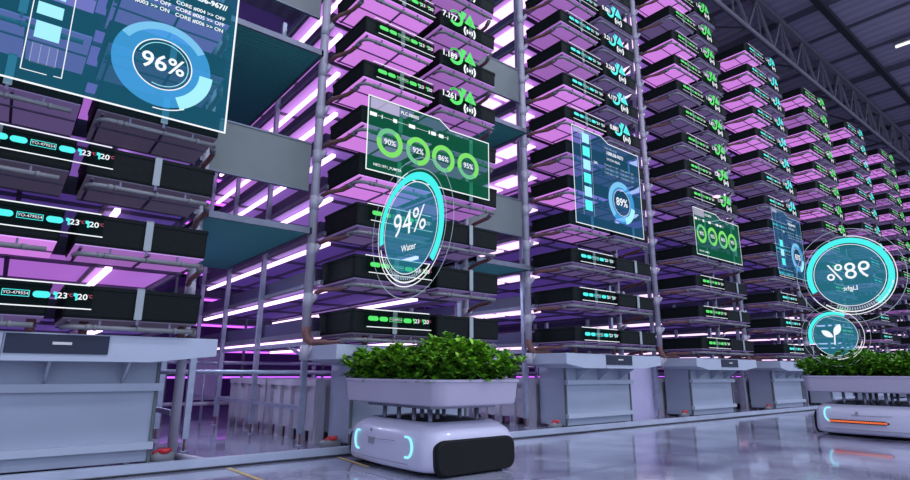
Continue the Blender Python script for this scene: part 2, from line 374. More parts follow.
for n, cnt in LEVELS.items():
    b = bx(n)
    for k in range(cnt):
        z = Z0+DZ*k
        green = n in (0, 2, 4, 6); cn = 'green' if green else 'cyan'
        for side, x in (('L', b), ('R', b+XR)):
            T = TR[side, .255 if n < 1 and k < 4 else .205]
            lab = f"black grow tray, {SW[side][1]} one of its pair, {ORD[k]} level, {BAY[n+1]} rack tower from the left"
            t = thing('grow_tray', lab, 'grow tray', (x, YF, z), f'black grow trays of the {BAY[n+1]} rack tower')
            put('trough', T['trough'], t)
            if n < 5: put('strap', T['strap'], t)
            put('support_rails', T['rails'], t); put('drain_pipe', T['pipe'], t)
            if n < 6: put('drain_hose', T['hose'], t)
            put('underside_glow', T['glow'][level_glow(n, k, side)], t)
            if side == 'L':
                if n == -1:
                    if k < 3: put('status_readout', STRIP[('c', 1)], t)
                elif not (n == 1 and 3 <= k <= 5) and not (n in (0, 2) and k in (3, 4)): put('status_readout', STRIP[('g' if green else 'c', 0)], t)
            elif n >= 0 and ((n == 0 and k >= 5) or (n == 1 and k >= 6) or (n == 2 and k >= 5) or (n >= 3 and k >= 6)):
                num = NUM.get(n, {}).get(k) or FARN[(k*3+n) % 7]
                put('gauge_readout', cluster_mesh('h_green' if green else 'h_cyan', num, str((k+n) % 8+1)), t)

# small seedlings showing over the rim of some trays
def leaf(m, p, d, up, L, W, mt, curl=.3):
    d = d.normalized(); s = d.cross(up); s = s.normalized() if s.length > 1e-4 else Vector((1, 0, 0)); nn = s.cross(d)
    P = lambda a, bb, c: p+d*(L*a)+s*(W*bb)+nn*(L*c)
    n0 = len(m.v); i = m.mi(mt)
    m.v += [tuple(q) for q in (P(0, 0, 0), P(.35, -.42, .04), P(.38, 0, -.03), P(.35, .42, .04), P(.75, -.42, -.02-curl*.3), P(.78, 0, -.05-curl*.3), P(.75, .42, -.02-curl*.3), P(1., 0, -.1-curl*.6))]
    for f in ((0, 1, 2), (0, 2, 3), (1, 4, 5, 2), (2, 5, 6, 3), (4, 7, 5), (5, 7, 6)): m.f.append(tuple(n0+a for a in f)); m.m.append(i); m.sm.append(True)
for n, k, x0, x1 in ((0, 0, .15, 1.0), (0, 0, 1.2, 2.0), (-1, 0, 1.25, 2.0), (1, 0, 1.2, 2.0)):
    m = MB()
    for i in range(260):
        p = Vector((random.uniform(x0, x1), random.uniform(.06, .7), -.03)); a = random.uniform(0, 2*PI)
        leaf(m, p, Vector((math.cos(a)*.6, math.sin(a)*.6, random.uniform(.6, 1.2))), Vector((0, 0, 1)), random.uniform(.05, .075), .04, random.choice(['leaf_a', 'leaf_b', 'leaf_c']))
    o = m.build('seedlings', None, (bx(n), YF, Z0+DZ*k))
    tag(o, f'low green seedlings in the lowest {"left" if x0 < 1 else "right"} tray of the {BAY[n+1]} rack tower', 'seedlings', kind='stuff')

# ------------------------------------------------------------------ rear racks: deep shelves with lights
def shelf_parts(wide):
    d = MB(); d.box(0, 2.14, .92, 6.2, -.20, -.03, 'deck_dark'); d.box(.02, 2.12, .94, 6.18, -.205, -.2, 'deck')
    bars = MB()
    for i in range(4): y = 1.2+1.5*i; bars.box(0, 2.14, y-.02, y+.02, -.245, -.205, 'rail_dark')
    for x in (.72, 1.40): bars.box(x-.02, x+.02, .94, 6.18, -.235, -.205, 'rail_dark')
    tubes = []
    for x in ((.16, 1.5) if not wide else (.10,)):
        q = MB()
        if not wide: q.box(x-.026, x+.026, .98, 6.1, -.295, -.255, 'tube')
        else:
            for i in range(6): q.box(x, x+.33, 1.04+.85*i, 1.04+.85*i+.72, -.275, -.25, 'tube_wide')
        tubes.append(q.mesh('light_bar'))
    glow = {}
    for g in ('rear_hi', 'rear_mid', 'rear_lo'): q = MB(); q.box(.03, 2.11, .95, 6.17, -.212, -.205, g); glow[g] = q.mesh('deck_glow')  # emissive sheet imitating tube light on the deck underside
    return d.mesh('deck'), bars.mesh('cross_bars'), tubes, glow
SH = {0: shelf_parts(False), 1: shelf_parts(True)}
for n, cnt in LEVELS.items():
    for k in range(cnt):
        S = SH[1 if n >= 1 else 0]
        t = thing('rear_shelf', f'deep lit shelf behind the trays, {ORD[k]} level, {BAY[n+1]} rack tower from the left', 'rack shelf', (bx(n), YF, Z0+DZ*k), f'lit rear shelves of the {BAY[n+1]} rack tower')
        put('deck', S[0], t); put('cross_bars', S[1], t)
        for q in S[2]: put('light_bar', q, t)
        put('deck_glow', S[3]['rear_hi' if n == -1 and k in (1, 4) else 'rear_lo' if k < 3 or (n > 0 and k < 5) else ('rear_hi' if k > 4 and n < 2 else 'rear_mid')], t)
# rack frames
for n, cnt in LEVELS.items():
    top = Z0+DZ*(cnt-1)+.05
    t = thing('rack_frame', f'galvanised steel uprights carrying the {BAY[n+1]} rack tower from the left', 'rack frame', (bx(n), YF, 0), 'steel rack frames')
    for x in (-.065, 2.41 if n == -1 else 2.21):
        for y in (1.2 if x > 2.3 else .96, 2.53, 4.1, 5.6):
            m = MB(); m.box(x-.03, x+.03, y-.03, y+.03, .13, top if x < 2.3 or y > 4 else 1.12, 'galv'); m.tube([(x, y, .012), (x, y, .14)], .012, 'hose_brown', 8); m.tube([(x, y, 0), (x, y, .014)], .045, 'galv', 12); m.build('post', t)
    m = MB()
    for x in (-.065, 2.21): m.box(x-.02, x+.02, .96, 5.6, .38, .43, 'galv')
    for y in (4.1,): m.box(-.065, 2.21, y-.02, y+.02, .38, .43, 'galv')
    for x in (-.065, 2.21): m.bar((x, .99, .98), (x, 1.5, 1.12), .03, .03, 'galv'); m.box(x-.02, x+.02, .96, 5.6, 1.10, 1.15, 'galv')
    m.build('tie_rails', t)
    m = MB()
    for k in range(cnt):
        z = Z0+DZ*k
        for x in (-.03, 2.15): m.box(x-.018, x+.018, .70, 5.6, z-.255, z-.205, 'galv_dark')
    m.build('side_beams', t)

BF = {}
# ------------------------------------------------------------------ vertical drain pipes, one pair per tower
for n, cnt in LEVELS.items():
    for side, rx in (('left', -.156), ('right', 2.20)):
        r = .052 if side == 'left' else .045
        top = Z0+DZ*(cnt-1)+.15
        t = thing('drain_downpipe', f'pale vertical drain pipe on the {side} side of the {BAY[n+1]} rack tower from the left', 'drain pipe', (bx(n)+rx, 6.02, 0), 'vertical drain pipes of the rack towers')
        z1 = 1.30 if side == 'left' else 0
        m = MB(); m.tube([(0, 0, z1), (0, 0, top)], r, 'pipe_white', 14); m.build('pipe', t)
        if side not in BF:
            m = MB(); m.tube([(0, 0, -.20), (0, 0, -.03)], r*1.09, 'pipe_white', 14)
            if side == 'left': m.tube([(0, 0, -.17), (.04, -.05, -.10), (.06, -.08, -.04)], .030, 'pipe_white', 10)
            else: m.tube([(0, 0, -.2), (-.03, -.08, -.12), (-.04, -.16, -.08)], .030, 'pipe_white', 10)
            BF[side] = m.mesh('branch_fitting')
        for k in range(cnt): put('branch_fitting', BF[side], t, (0, 0, Z0+DZ*k-.335))
        if side == 'left':
            m = MB(); m.tube([(0, 0, 1.36), (0, 0, 1.24), (.02, -.01, 1.17), (.07, -.05, 1.12), (.16, -.11, 1.12), (.24, -.17, 1.11), (.27, -.19, 1.05)], .05, 'hose_brown', 14); m.build('flexible_hose', t)

# ------------------------------------------------------------------ benches
def taper_slab(m, x0, x1, xa, xb, y0, y1, zt, zthin, zthick, mt):
    prof = [(x0, zthin), (xa, zthick), (xb, zthick), (x1, zthin), (x1, zt), (x0, zt)]
    m.grid([[(x, y, z) for x, z in prof] for y in (y0, y1)], mt, smooth=False, cap0=True, cap1=True)
for n in range(-1, 9):
    b = bx(n)
    t = thing('nutrient_bench', f'grey bench cabinet with tapered top under the {(BAY+["tenth"])[n+1]} rack tower from the left', 'bench', (b, 0, 0), 'grey bench cabinets under the rack towers')
    m = MB(); taper_slab(m, -.115, 2.32, .29, 1.80, 5.33, 6.09, 1.088, .936, .876, 'bench'); m.box(.795, .80, 5.326, 5.33, .88, 1.086, 'bench_seam')
    bevel(m.build('bench_top', t), .006, 1)
    m = MB(); m.box(.81, 1.475, 5.318, 5.335, .932, 1.078, 'bench_panel'); pn = m.build('control_panel', t)
    m = MB(); m.box(1.10, 1.225, 5.311, 5.319, 1.0, 1.021, 'plate_tag'); m.build('name_plate', pn)
    m = MB(); m.box(.30, 1.94, 5.72, 6.25, .04, .92, 'bench_body')
    m.box(.285, .31, 5.70, 5.74, .02, .88, 'post_green'); m.box(1.93, 1.955, 5.70, 5.74, .02, .88, 'post_green')
    bevel(m.build('cabinet_body', t), .004, 1)
    m = MB(); m.box(.28, 1.985, 5.66, 5.72, .635, .70, 'bench'); m.build('upper_lip', t)
    m = MB(); m.box(.28, 1.96, 5.66, 5.72, .145, .205, 'bench'); m.build('lower_lip', t)
    for x in (.55, 1.10, 1.65):
        m = MB(); pr = [(x, 5.72, .70), (x, 5.40, .885), (x, 5.72, .885)]
        m.grid([[(q[0]+dx, q[1], q[2]) for q in pr] for dx in (0, .02)], 'bench', smooth=False, cap0=True, cap1=True); m.build('bracket', t)
    for x in ((.19, 1.32) if n else (.1, 1.32)) + ((.50,) if n == -1 else ()):
        pass
    for x in (.32, 1.28, 2.04) if n != -1 else (.95, 1.30, 2.05):
        m = MB(); m.tube([(x, 5.52, 1.085), (x, 5.52, 1.20)], .033, 'hose_brown', 10); m.build('riser_pipe', t)
# tanks behind the benches
def tank_mesh(w, d, h):
    m = MB(); m.box(.03, w-.03, .03, d-.03, .12, h-.05, 'tank'); m.box(-.03, w+.03, -.03, d+.02, h-.08, h, 'tank')
    nr = 4
    for i in range(nr+1):
        y = (d-.11)*i/nr; m.box(-.02, .05, y, y+.11, .0, h-.05, 'tank'); m.box(w-.05, w+.02, y, y+.11, .0, h-.05, 'tank')
    for i in range(4):
        x = (w-.11)*i/3; m.box(x, x+.11, -.02, .05, .0, h-.05, 'tank')
    return m.mesh('tank_shell')
tm = tank_mesh(1.3, 1.5, .715)
for n in range(-1, 7):
    for j, y in enumerate((6.32, 7.90)):
        o = put('storage_tank', tm, None, (bx(n)+.16, y, 0))
        tag(o, f'ribbed grey plastic tank, {"front" if j == 0 else "rear"} one behind the {BAY[n+1]} bench cabinet from the left', 'tank', 'ribbed grey tanks behind the bench cabinets')
# red capped valves by the cabinets
for n in (-1, 0, 1, 2, 3):
    t = thing('floor_valve', f'small grey floor valve with a red cap left of the {BAY[n+1]} bench cabinet', 'valve', (bx(n)+(.12 if n != -1 else 2.08), 5.78, 0), 'floor valves with red caps')
    m = MB(); m.tube([(-.13, .03, .05), (-.05, 0, .055), (.08, 0, .05)], .05, 'pipe_grey', 12, rs=[.035, .05, .05]); m.build('body', t)
    m = MB(); m.tube([(-.0, 0, .09), (.0, 0, .13)], .05, 'red', 12); m.tube([(-.09, 0, .09), (-.04, 0, .115), (.06, 0, .115)], .014, 'red', 8); m.build('cap', t)
# lilac sheets
for nm, x0, x1, y, z0, z1, lab in (('partition_sheet', 9.1, 10.22, 6.30, .0, .93, 'pale lilac sheet standing on the floor between the third and fourth bench cabinets'),
                                   ('partition_sheet', 3.24, 3.92, 13.0, .22, 1.25, 'pale lilac sheet far behind, right of the first bench cabinet')):
    m = MB(); m.box(x0, x1, y, y+.03, z0, z1, 'lilac_sheet'); m.box(x0, x1, y-.01, y+.04, z1, z1+.02, 'galv')
    if z0: m.box(x0, x0+.04, y, y+.03, 0, z0, 'galv'); m.box(x1-.04, x1, y, y+.03, 0, z0, 'galv')
    tag(m.build(nm), lab, 'partition')
# hanging plates and green ribbed platforms in the gaps
for n in range(0, 2):
    b = bx(n)
    for q in range(2):
        z = 2.91+q*2.336
        if z > Z0+DZ*LEVELS[n]: continue
        m = MB(); m.box(b-1.42, b-.235, 6.03, 6.05, z, z+.60, 'plate_grey'); m.box(b-1.42, b-.235, 6.02, 6.06, z+.59, z+.61, 'galv_dark'); m.box(b-1.42, b-.235, 6.02, 6.06, z-.01, z+.01, 'galv_dark')
        tag(m.build('blank_plate'), f'blank grey plate, {["lowest", "middle", "top"][q]} one left of the {BAY[n+1]} rack tower', 'plate', 'grey plates between the rack towers')
        z = 2.36+q*2.27
        t = thing('access_platform', f'green ribbed platform seen from below, {["lowest", "middle", "top"][q]} one left of the {BAY[n+1]} rack tower', 'platform', (b, 0, z), 'green platforms between the rack towers')
        m = MB(); m.box(-1.40, -.27, 5.86, 8.9, 0, .03, 'green_sheet'); m.build('ribbed_sheet', t)
        m = MB(); m.box(-1.40, -.25, 5.83, 5.86, -.02, .05, 'galv_dark'); m.box(-.27, -.24, 5.83, 8.9, -.02, .05, 'galv_dark'); m.box(-1.40, -1.37, 5.83, 8.9, -.02, .05, 'galv_dark')
        m.build('edge_frame', t)
for n in (0, 1):  # lamps added to brighten the floor and tanks in the gaps
    t = thing('added_fill_lamp', f'added slim fill lamp under the lowest green platform left of the {BAY[n+1]} rack tower', 'lamp', (bx(n)-1.28, 7.6, 2.31), 'added fill lamps under the platforms')
    m = MB(); m.box(-.02, .02, -.8, .8, .02, .07, 'galv_dark'); m.build('housing', t)
    m = MB(); m.tube([(0, -.78, 0), (0, .78, 0)], .014, 'tube', 8); m.build('light_tube', t)
    l = bpy.data.lights.new('added_fill_light', 'AREA'); l.shape = 'RECTANGLE'; l.size = .03; l.size_y = 1.5; l.energy = 38; l.color = (.62, .70, 1.)
    lo = bpy.data.objects.new('added_fill_light', l); C.objects.link(lo); lo.parent = t; lo.location = (0, 0, -.02)
# far rack row behind, seen glowing through the gaps
for n in range(-3, 12):
    x = bx(n)*1.0; t = thing('distant_rack', f'distant purple glowing rack row far behind the {(BAY+["tenth", "eleventh", "twelfth", "thirteenth"])[max(0, n+1)]} tower' if n >= -1 else 'distant purple glowing rack beyond the left edge', 'rack', (x, 13.4, 0), 'distant racks at the back of the hall')
    m = MB()
    for k in range(-1, 15): z = Z0+DZ*k; m.box(.0, 3.2, 0, 1.2, z-.17, z, 'deck_dark')
    m.build('shelves', t)
    m = MB()
    for k in range(-1, 15): z = Z0+DZ*k; m.box(.05, 3.15, .25, .37, z-.22, z-.18, 'far_glow')
    m.build('light_bars', t)
    m = MB()
    for px in (0, 1.6, 3.15): m.box(px, px+.05, -.03, .02, 0, Z0+DZ*14, 'galv_dark')
    m.build('posts', t)
# pipe run behind the benches
m = MB(); m.tube([(-4, 6.9, .80), (34, 6.9, .80)], .025, 'galv', 8); m.tube([(-4, 9.9, .30), (34, 9.9, .30)], .03, 'pipe_white', 8); m.tube([(-4, 9.9, .95), (34, 9.9, .95)], .03, 'galv', 8)
for i in range(20): m.tube([(-3+i*1.9, 9.9, 0), (-3+i*1.9, 9.9, .95)], .02, 'galv', 6)
tag(m.build('pipe_run'), 'thin grey pipes running behind the tanks along the row of towers', 'pipe')
# short cable on the floor beside first cabinet
m = MB(); m.tube([(1.42, 6.1, .03), (1.50, 5.8, .03), (1.58, 5.46, .03)], .028, 'pipe_white', 10); tag(m.build('floor_hose'), 'short pale hose on the floor right of the first bench cabinet', 'hose')

# ------------------------------------------------------------------ robots
def rrect(hx, hy, r, z, bulge=0., n=7):
    pts = []
    for sx, sy, a in ((1, -1, -90), (1, 1, 0), (-1, 1, 90), (-1, -1, 180)):
        for k in range(n):
            q = math.radians(a+90*k/(n-1)); pts.append([sx*(hx-r)+r*math.cos(q), sy*(hy-r)+r*math.sin(q), z])
        # extra points on the following straight edge
        if sx == 1 and sy == -1: e = [(hx, -hy+r), (hx, hy-r)]
        elif sx == 1: e = [(hx-r, hy), (-hx+r, hy)]
        elif sy == 1: e = [(-hx, hy-r), (-hx, -hy+r)]
        else: e = [(-hx+r, -hy), (hx-r, -hy)]
        for k in (1, 2, 3, 4, 5): u = k/6; pts.append([e[0][0]*(1-u)+e[1][0]*u, e[0][1]*(1-u)+e[1][1]*u, z])
    for p in pts:
        if p[0] < 0 and bulge: p[0] -= bulge*(1-(p[1]/hy)**2)*min(1, -p[0]/hx)
        if p[0] > 0 and bulge: p[0] += bulge*.5*(1-(p[1]/hy)**2)*min(1, p[0]/hx)
    return [tuple(p) for p in pts]
def make_robot(name, label, loc, rz, rear):
    t = thing(name, label, 'robot', loc, None, rz)
    HX, HY = .475, .68
    cr = .08 if rear else .15
    m = MB()
    rows = [rrect(HX-.05, HY-.05, cr, .035, .05), rrect(HX-.012, HY-.012, cr, .05, .05), rrect(HX, HY, cr, .075, .05), rrect(HX+.004, HY+.004, cr, .10, .05), rrect(HX, HY, cr, .22, .05),
            rrect(HX-.008, HY-.008, cr, .30, .05), rrect(HX-.03, HY-.035, cr, .36, .045), rrect(HX-.07, HY-.09, cr, .405, .035), rrect(HX-.12, HY-.15, .12, .435, .02), rrect(HX-.135, HY-.17, .11, .44, .02), rrect(HX-.15, HY-.185, .10, .425, .02)]
    if rear:   # the rear edge of the shell dips between two raised corners
        sm = lambda v: max(0, min(1, v))**2*(3-2*max(0, min(1, v)))
        rows = [[(x, y, z-(.045*sm((z-.25)/.15))*sm((-x-.05)/.2)*sm((.60-abs(y))/.10)) for x, y, z in r_] for r_ in rows]
    m.grid(rows, 'robot', cap0=True, cap1=False); m.build('body_shell', t)
    m = MB(); m.face(rrect(HX-.14, HY-.175, .11, .33 if rear else .428, .02), 'dark_gap'); m.grid([rrect(HX-.08, HY-.08, .13, .012), rrect(HX-.06, HY-.06, .13, .04)], 'black', cap0=True, cap1=True); m.build('dark_base', t)
    # seams round the skirt and across the front
    def front(y, off): return -(HX+.002+off) - .05*(1-(y/HY)**2)
    m = MB(); q = [(front(y, .003), y, .095) for y in [-.40+.05*i for i in range(20)]]
    m.tube(q[::-1], .0035, 'robot_grey', 6)
    m.tube([(front(y, .002), y, .30-.03*math.cos(y*3)) for y in [-.22+.05*i for i in range(10)]], .003, 'robot_grey', 6)
    m.build('panel_seams', t)
    # wheel covers
    for s in (-1, 1):
        m = MB(); y = s*(HY+.004)
        def prof(d, yy, zz=(.02, .305)):
            r = .09; x0, x1 = -.435+d, .40-d; z0, z1 = zz[0]+d, zz[1]-d; pts = []
            for cx, cz, a in ((x1-r, z0+r, -90), (x1-r, z1-r, 0), (x0+r, z1-r, 90), (x0+r, z0+r, 180)):
                for k in range(7): g = math.radians(a+15*k); pts.append((cx+r*math.cos(g), yy, cz+r*math.sin(g)))
            return pts
        rows = [prof(0, y-s*.05), prof(0, y+s*.012), prof(.012, y+s*.022)]
        if s > 0: rows = [list(reversed(r)) for r in rows]
        m.grid(rows, 'black', cap0=True, cap1=True); wc = m.build('wheel_cover', t)
    ro = .09 if rear else 0
    # corner light strips
    for s in (-1, 1):
        m = MB(); pts = []
        for k in range(13):
            a = math.radians(-90+15*k); yy = -s*0 + s*(.43 - .055 + .075*math.cos(a)*1.0) ; zz = .235+.085*math.sin(a)
            yc = s*(.40+ro+.055*math.cos(a)); pts.append((front(yc, .004), yc, zz+ro*.4))
        pts = [(front(s*(.37+ro), .004), s*(.37+ro), .15+ro*.4)]+pts+[(front(s*(.37+ro), .004), s*(.37+ro), .32+ro*.4)]
        m.tube(pts, .011, 'robot_light', 8); m.build('light_strip', t)
    if not rear:
        m = MB(); x = front(.12, .004); m.box(x, x+.02, .10, .19, .215, .275, 'robot_grey'); m.build('front_sensor', t)
        m = MB(); x = front(.12, .003); m.poly([(0, 0)], 'robot_grey') if False else None
        m.box(x, x+.01, .145, .165, .325, .355, 'robot_grey'); m.build('emblem', t)
    else:
        m = MB(); q = [(front(y, .004), y, .19) for y in [-.18+.043*i for i in range(17)]]
        m.tube(q[::-1], .024, 'black', 8, rs=[.006]+[.022]*15+[.006]); hb = m.build('tail_light', t)
        m = MB()
        for i in range(38):
            y = -.155+.0172*i; x = front(y, .026); m.box(x-.003, x+.004, y-.006, y+.006, .180, .202, 'led_orange')
        m.build('light_cells', hb)
        m = MB(); x = front(.16, .004); m.tube([(x+.01, .16, .30), (x-.003, .16, .30)], .016, 'robot_grey', 12); m.build('emblem', t)
    m = MB(); m.tube([(0, 0, .32), (0, 0, .552)], .020, 'lift', 8); lp = m.mesh('lift_post')
    for x in (-.26, .0, .26):
        for y in (-.36, -.12, .12, .36):
            if x == 0 and abs(y) > .2: continue
            put('lift_post', lp, t, (x, y, 0))
    m = MB(); m.box(-.36, .36, -.50, .50, .55, .572, 'lift'); m.build('lift_plate', t)
    t.scale = (1, 1, .92) if not rear else (1, 1, 1.03)
    return t
def make_planter(name, label, loc):
    t = thing(name, label, 'planter', loc)
    HX, HY = .475, .79
    m = MB(); m.grid([rrect(HX-.05, HY-.05, .10, .572), rrect(HX-.025, HY-.025, .11, .583), rrect(HX-.018, HY-.018, .11, .60), rrect(HX, HY, .12, .765), rrect(HX+.014, HY+.014, .12, .768), rrect(HX+.014, HY+.014, .12, .787),
                      rrect(HX-.014, HY-.014, .11, .787), rrect(HX-.02, HY-.02, .10, .74)], 'planter', smooth=True, cap0=True)
    tub = m.build('tub', t)
    e = tub.modifiers.new('e', 'EDGE_SPLIT'); e.split_angle = math.radians(38)
    m = MB(); m.face(rrect(HX-.016, HY-.016, .10, .75), 'soil'); m.build('soil', t); return t
def foliage(name, label, loc, seed, hfun, n, size, mats):
    rnd = random.Random(seed); m = MB()
    for i in range(n):
        x = rnd.uniform(-.475, .475); y = rnd.uniform(-.83, .83)
        e = max(abs(x)/.475, abs(y)/.83); H = hfun(x, y)*(1-.35*max(0, (e-.75)/.25)**2)
        q = rnd.random(); c = Vector((x*(.93 if q < .5 else 1), y*(.95 if q < .5 else 1), .765+q*H))
        out = Vector((x*.6*(e**2), y*.6*(e**2), .35)).normalized()
        mt0 = rnd.random()
        for j in range(rnd.randint(10, 15)):
            a = rnd.uniform(0, 2*PI); el = rnd.uniform(-.2, 1.1)
            d = Vector((math.cos(a)*math.cos(el), math.sin(a)*math.cos(el), math.sin(el)))+out*.5
            L = size*rnd.uniform(.6, 1.15)
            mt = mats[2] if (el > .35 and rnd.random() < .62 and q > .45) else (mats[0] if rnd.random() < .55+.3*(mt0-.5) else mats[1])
            leaf(m, c+d*.012, d, Vector((0, 0, 1)), L, L*rnd.uniform(.6, .8), mt, rnd.uniform(.1, .8))
    o = m.build(name, None, loc); return tag(o, label, 'plants', kind='stuff')
R1 = (3.25, 4.37, 0); R2 = (9.40, 2.47, 0)
make_robot('transport_robot', 'white-lilac wheeled robot with curved cyan light strips and black wheel cover, nearest the camera', (R1[0]-.06, R1[1]-.04, 0), 0, False)
make_robot('transport_robot', 'white-lilac wheeled robot with a glowing orange bar, at the right edge', R2, 0, True)
make_planter('crop_planter', 'shallow pale tub full of bushy plants, carried by the nearest robot', (R1[0]-.05, R1[1]+.02, -.04))
make_planter('crop_planter', 'shallow pale tub of plants on the robot with the orange bar', (R2[0], R2[1], -.005))
def h1(x, y):
    return .265+.025*math.sin(9*y+1)+.02*math.sin(9*x+5*y)+.075*math.exp(-((y+.46-.4*x)/.17)**2)
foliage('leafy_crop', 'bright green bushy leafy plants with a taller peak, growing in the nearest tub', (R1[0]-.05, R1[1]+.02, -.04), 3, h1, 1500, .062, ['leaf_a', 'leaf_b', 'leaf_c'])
def h2(x, y): return .29+.04*math.sin(8*y)+.03*math.sin(11*x+3*y)
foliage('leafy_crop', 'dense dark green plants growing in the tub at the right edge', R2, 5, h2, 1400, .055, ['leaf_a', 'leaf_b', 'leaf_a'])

# ------------------------------------------------------------------ hologram displays in the plane of the tower fronts (local x right, z up)
YH = 5.18
def disp(name, label, loc, rz=0, group=None): return thing(name, label, 'hologram display', loc, group, rz)
def data_panel_outline(x1, z1, cx0, cx1, cz):   # the notched outline with a step in its top edge
    return [(0, 0), (x1, 0), (x1, z1-cz), (cx1, z1-cz), (cx0, z1), (0, z1)]
# 1: the big 96% panel over the first tower
t = disp('hologram_display', 'large translucent teal display reading 96% at the upper left', (-1.6, YH, 3.0))
m = MB(); m.poly([(0, 0), (2.96, 0), (2.96, 1.62), (0, 1.62)], 'panel_teal'); m.build('pane', t)
m = MB(); m.line([(0, 0), (2.96, 0), (2.96, 1.62), (0, 1.62)], .016, 'h_white', -.004, True); m.build('frame', t)
m = MB(); O = -1.6; q = lambda x: x-O
m.line([(q(-.03), .10), (q(-.195), .10), (q(-.195), 1.3)], .007, 'h_white', -.005)
m.line([(q(-.015)+.0, .10), (q(.07), .10), (q(.07), 1.3)], .007, 'h_white', -.005) if False else m.line([(q(.02), .105), (q(.07), .105), (q(.07), 1.3)], .007, 'h_white', -.005)
m.rect(q(-.165), q(.007), .605, .715, 'h_pale_cyan', -.006); m.rect(q(-.155), q(.012), .395, .545, 'h_pale_cyan', -.006); m.rect(q(-.165), q(.007), .78, .93, 'h_pale_cyan', -.006)
m.rect(q(-.155), q(.02), .175, .35, 'bar_faint', -.006)
for i in range(4): m.line([(q(-.15+.055*i), .18), (q(-.15+.055*i), .34)], .003, 'h_pale', -.007)
m.build('level_bars', t)
m = MB(); cx, cz = q(.775), .495
m.ring(cx, cz, .245, .405, 'ring_blue', 0, 360, -.005, 60); m.ring(cx, cz, .335, .405, 'h_sky', 35, 150, -.006, 30); m.ring(cx, cz, .31, .425, 'h_pale_cyan', -65, 0, -.007, 20)
m.ring(cx, cz, .235, .245, 'h_white', 0, 360, -.007, 60); m.ring(cx, cz, .205, .212, 'h_pale_cyan', -110, 160, -.007, 50); m.ring(cx, cz, .425, .435, 'h_white', -95, -60, -.007)
m.build('gauge_ring', t)
m = MB(); m.text('96%', cx, cz, .215, 'h_white', -.010, bold=.003); m.build('reading', t)
m = MB()
for i, (a, b_) in enumerate((('CORE #001 >> OFF', 'CORE #004 >> OFF'), ('CORE #002 >> OFF', 'CORE #005 >> OFF'), ('CORE #003 >> ON', 'CORE #006 >> ON'))):
    m.text(a, q(.55), 1.165-.065*i, .052, 'h_white', -.008, bold=.001); m.text(b_, q(1.03), 1.160-.065*i, .052, 'h_white', -.008, bold=.001)
m.text('1000.56-967//', q(1.05), 1.285, .075, 'h_white', -.008, bold=.003); m.build('caption', t)

def rings_panel(label, x, zb, w, h, nums, cx0, cx1, cz, zr, xr, rr, title, foot, sc=1.):
    t = disp('hologram_display', label, (x, YH, zb))
    out = data_panel_outline(w, h, cx0, cx1, cz)
    m = MB(); m.poly(out, 'panel_green'); m.build('pane', t)
    m = MB(); m.line(out, .014*sc, 'h_white', -.004, True); m.poly([(.03, h-.15*sc), (.42*sc, h-.15*sc), (.42*sc, h-.01), (.03, h-.01)], 'white_veil', -.004); m.build('frame', t)
    m = MB(); m.text(title, .57*sc, h-.085*sc, .06*sc, 'h_white', -.006, bold=.001); m.text('14.00.2.6', w-.52*sc, h-cz-.04, .035*sc, 'h_pale', -.006)
    m.text(foot, .28*sc, .075*sc, .045*sc, 'h_white', -.006, bold=.0005); m.build('caption', t)
    m = MB(); z = h-.22*sc; m.line([(.04, z), (w*.62, z)], .004, 'h_white', -.005)
    for u, v in ((.0, .05), (.085, .092), (.17, .20), (.29, .34), (.45, .46), (.47, .51), (.535, .575), (.61, .615)): m.rect(.02+u*w, .02+v*w, z-.024*sc, z+.024*sc, 'h_white', -.006)
    m.build('timeline', t)
    for i, (xx, nn) in enumerate(zip(xr, nums)):
        m = MB(); m.ring(xx, zr, rr*.68, rr, 'h_mint', 0, 360, -.005, 36); a0 = (60, 160, 190, 200)[i]
        m.ring(xx, zr, rr*.66, rr*1.02, 'h_lime', a0-250, a0, -.006, 36)
        m.text(nn, xx, zr, rr*.55, 'h_white', -.007, bold=.001); m.build('gauge_ring', t)
    return t
rings_panel('green translucent display with four ring gauges above the nearest robot', 2.885, 3.012, 1.85, .90, ['90%', '92%', '86%', '95%'], 1.02, 1.19, .10, .385, [.30, .70, 1.085, 1.49], .175, 'PLC.0800S', 'NEO.1971_PUMPER')
rings_panel('smaller green translucent display with four ring gauges on the fourth rack tower', 10.08, 3.03, 1.85, .93, ['90%', '92%', '86%', '95%'], .90, 1.08, .08, .43, [.24, .67, 1.10, 1.50], .185, 'PLC.0800S', 'NEO.1971_PUMPER')
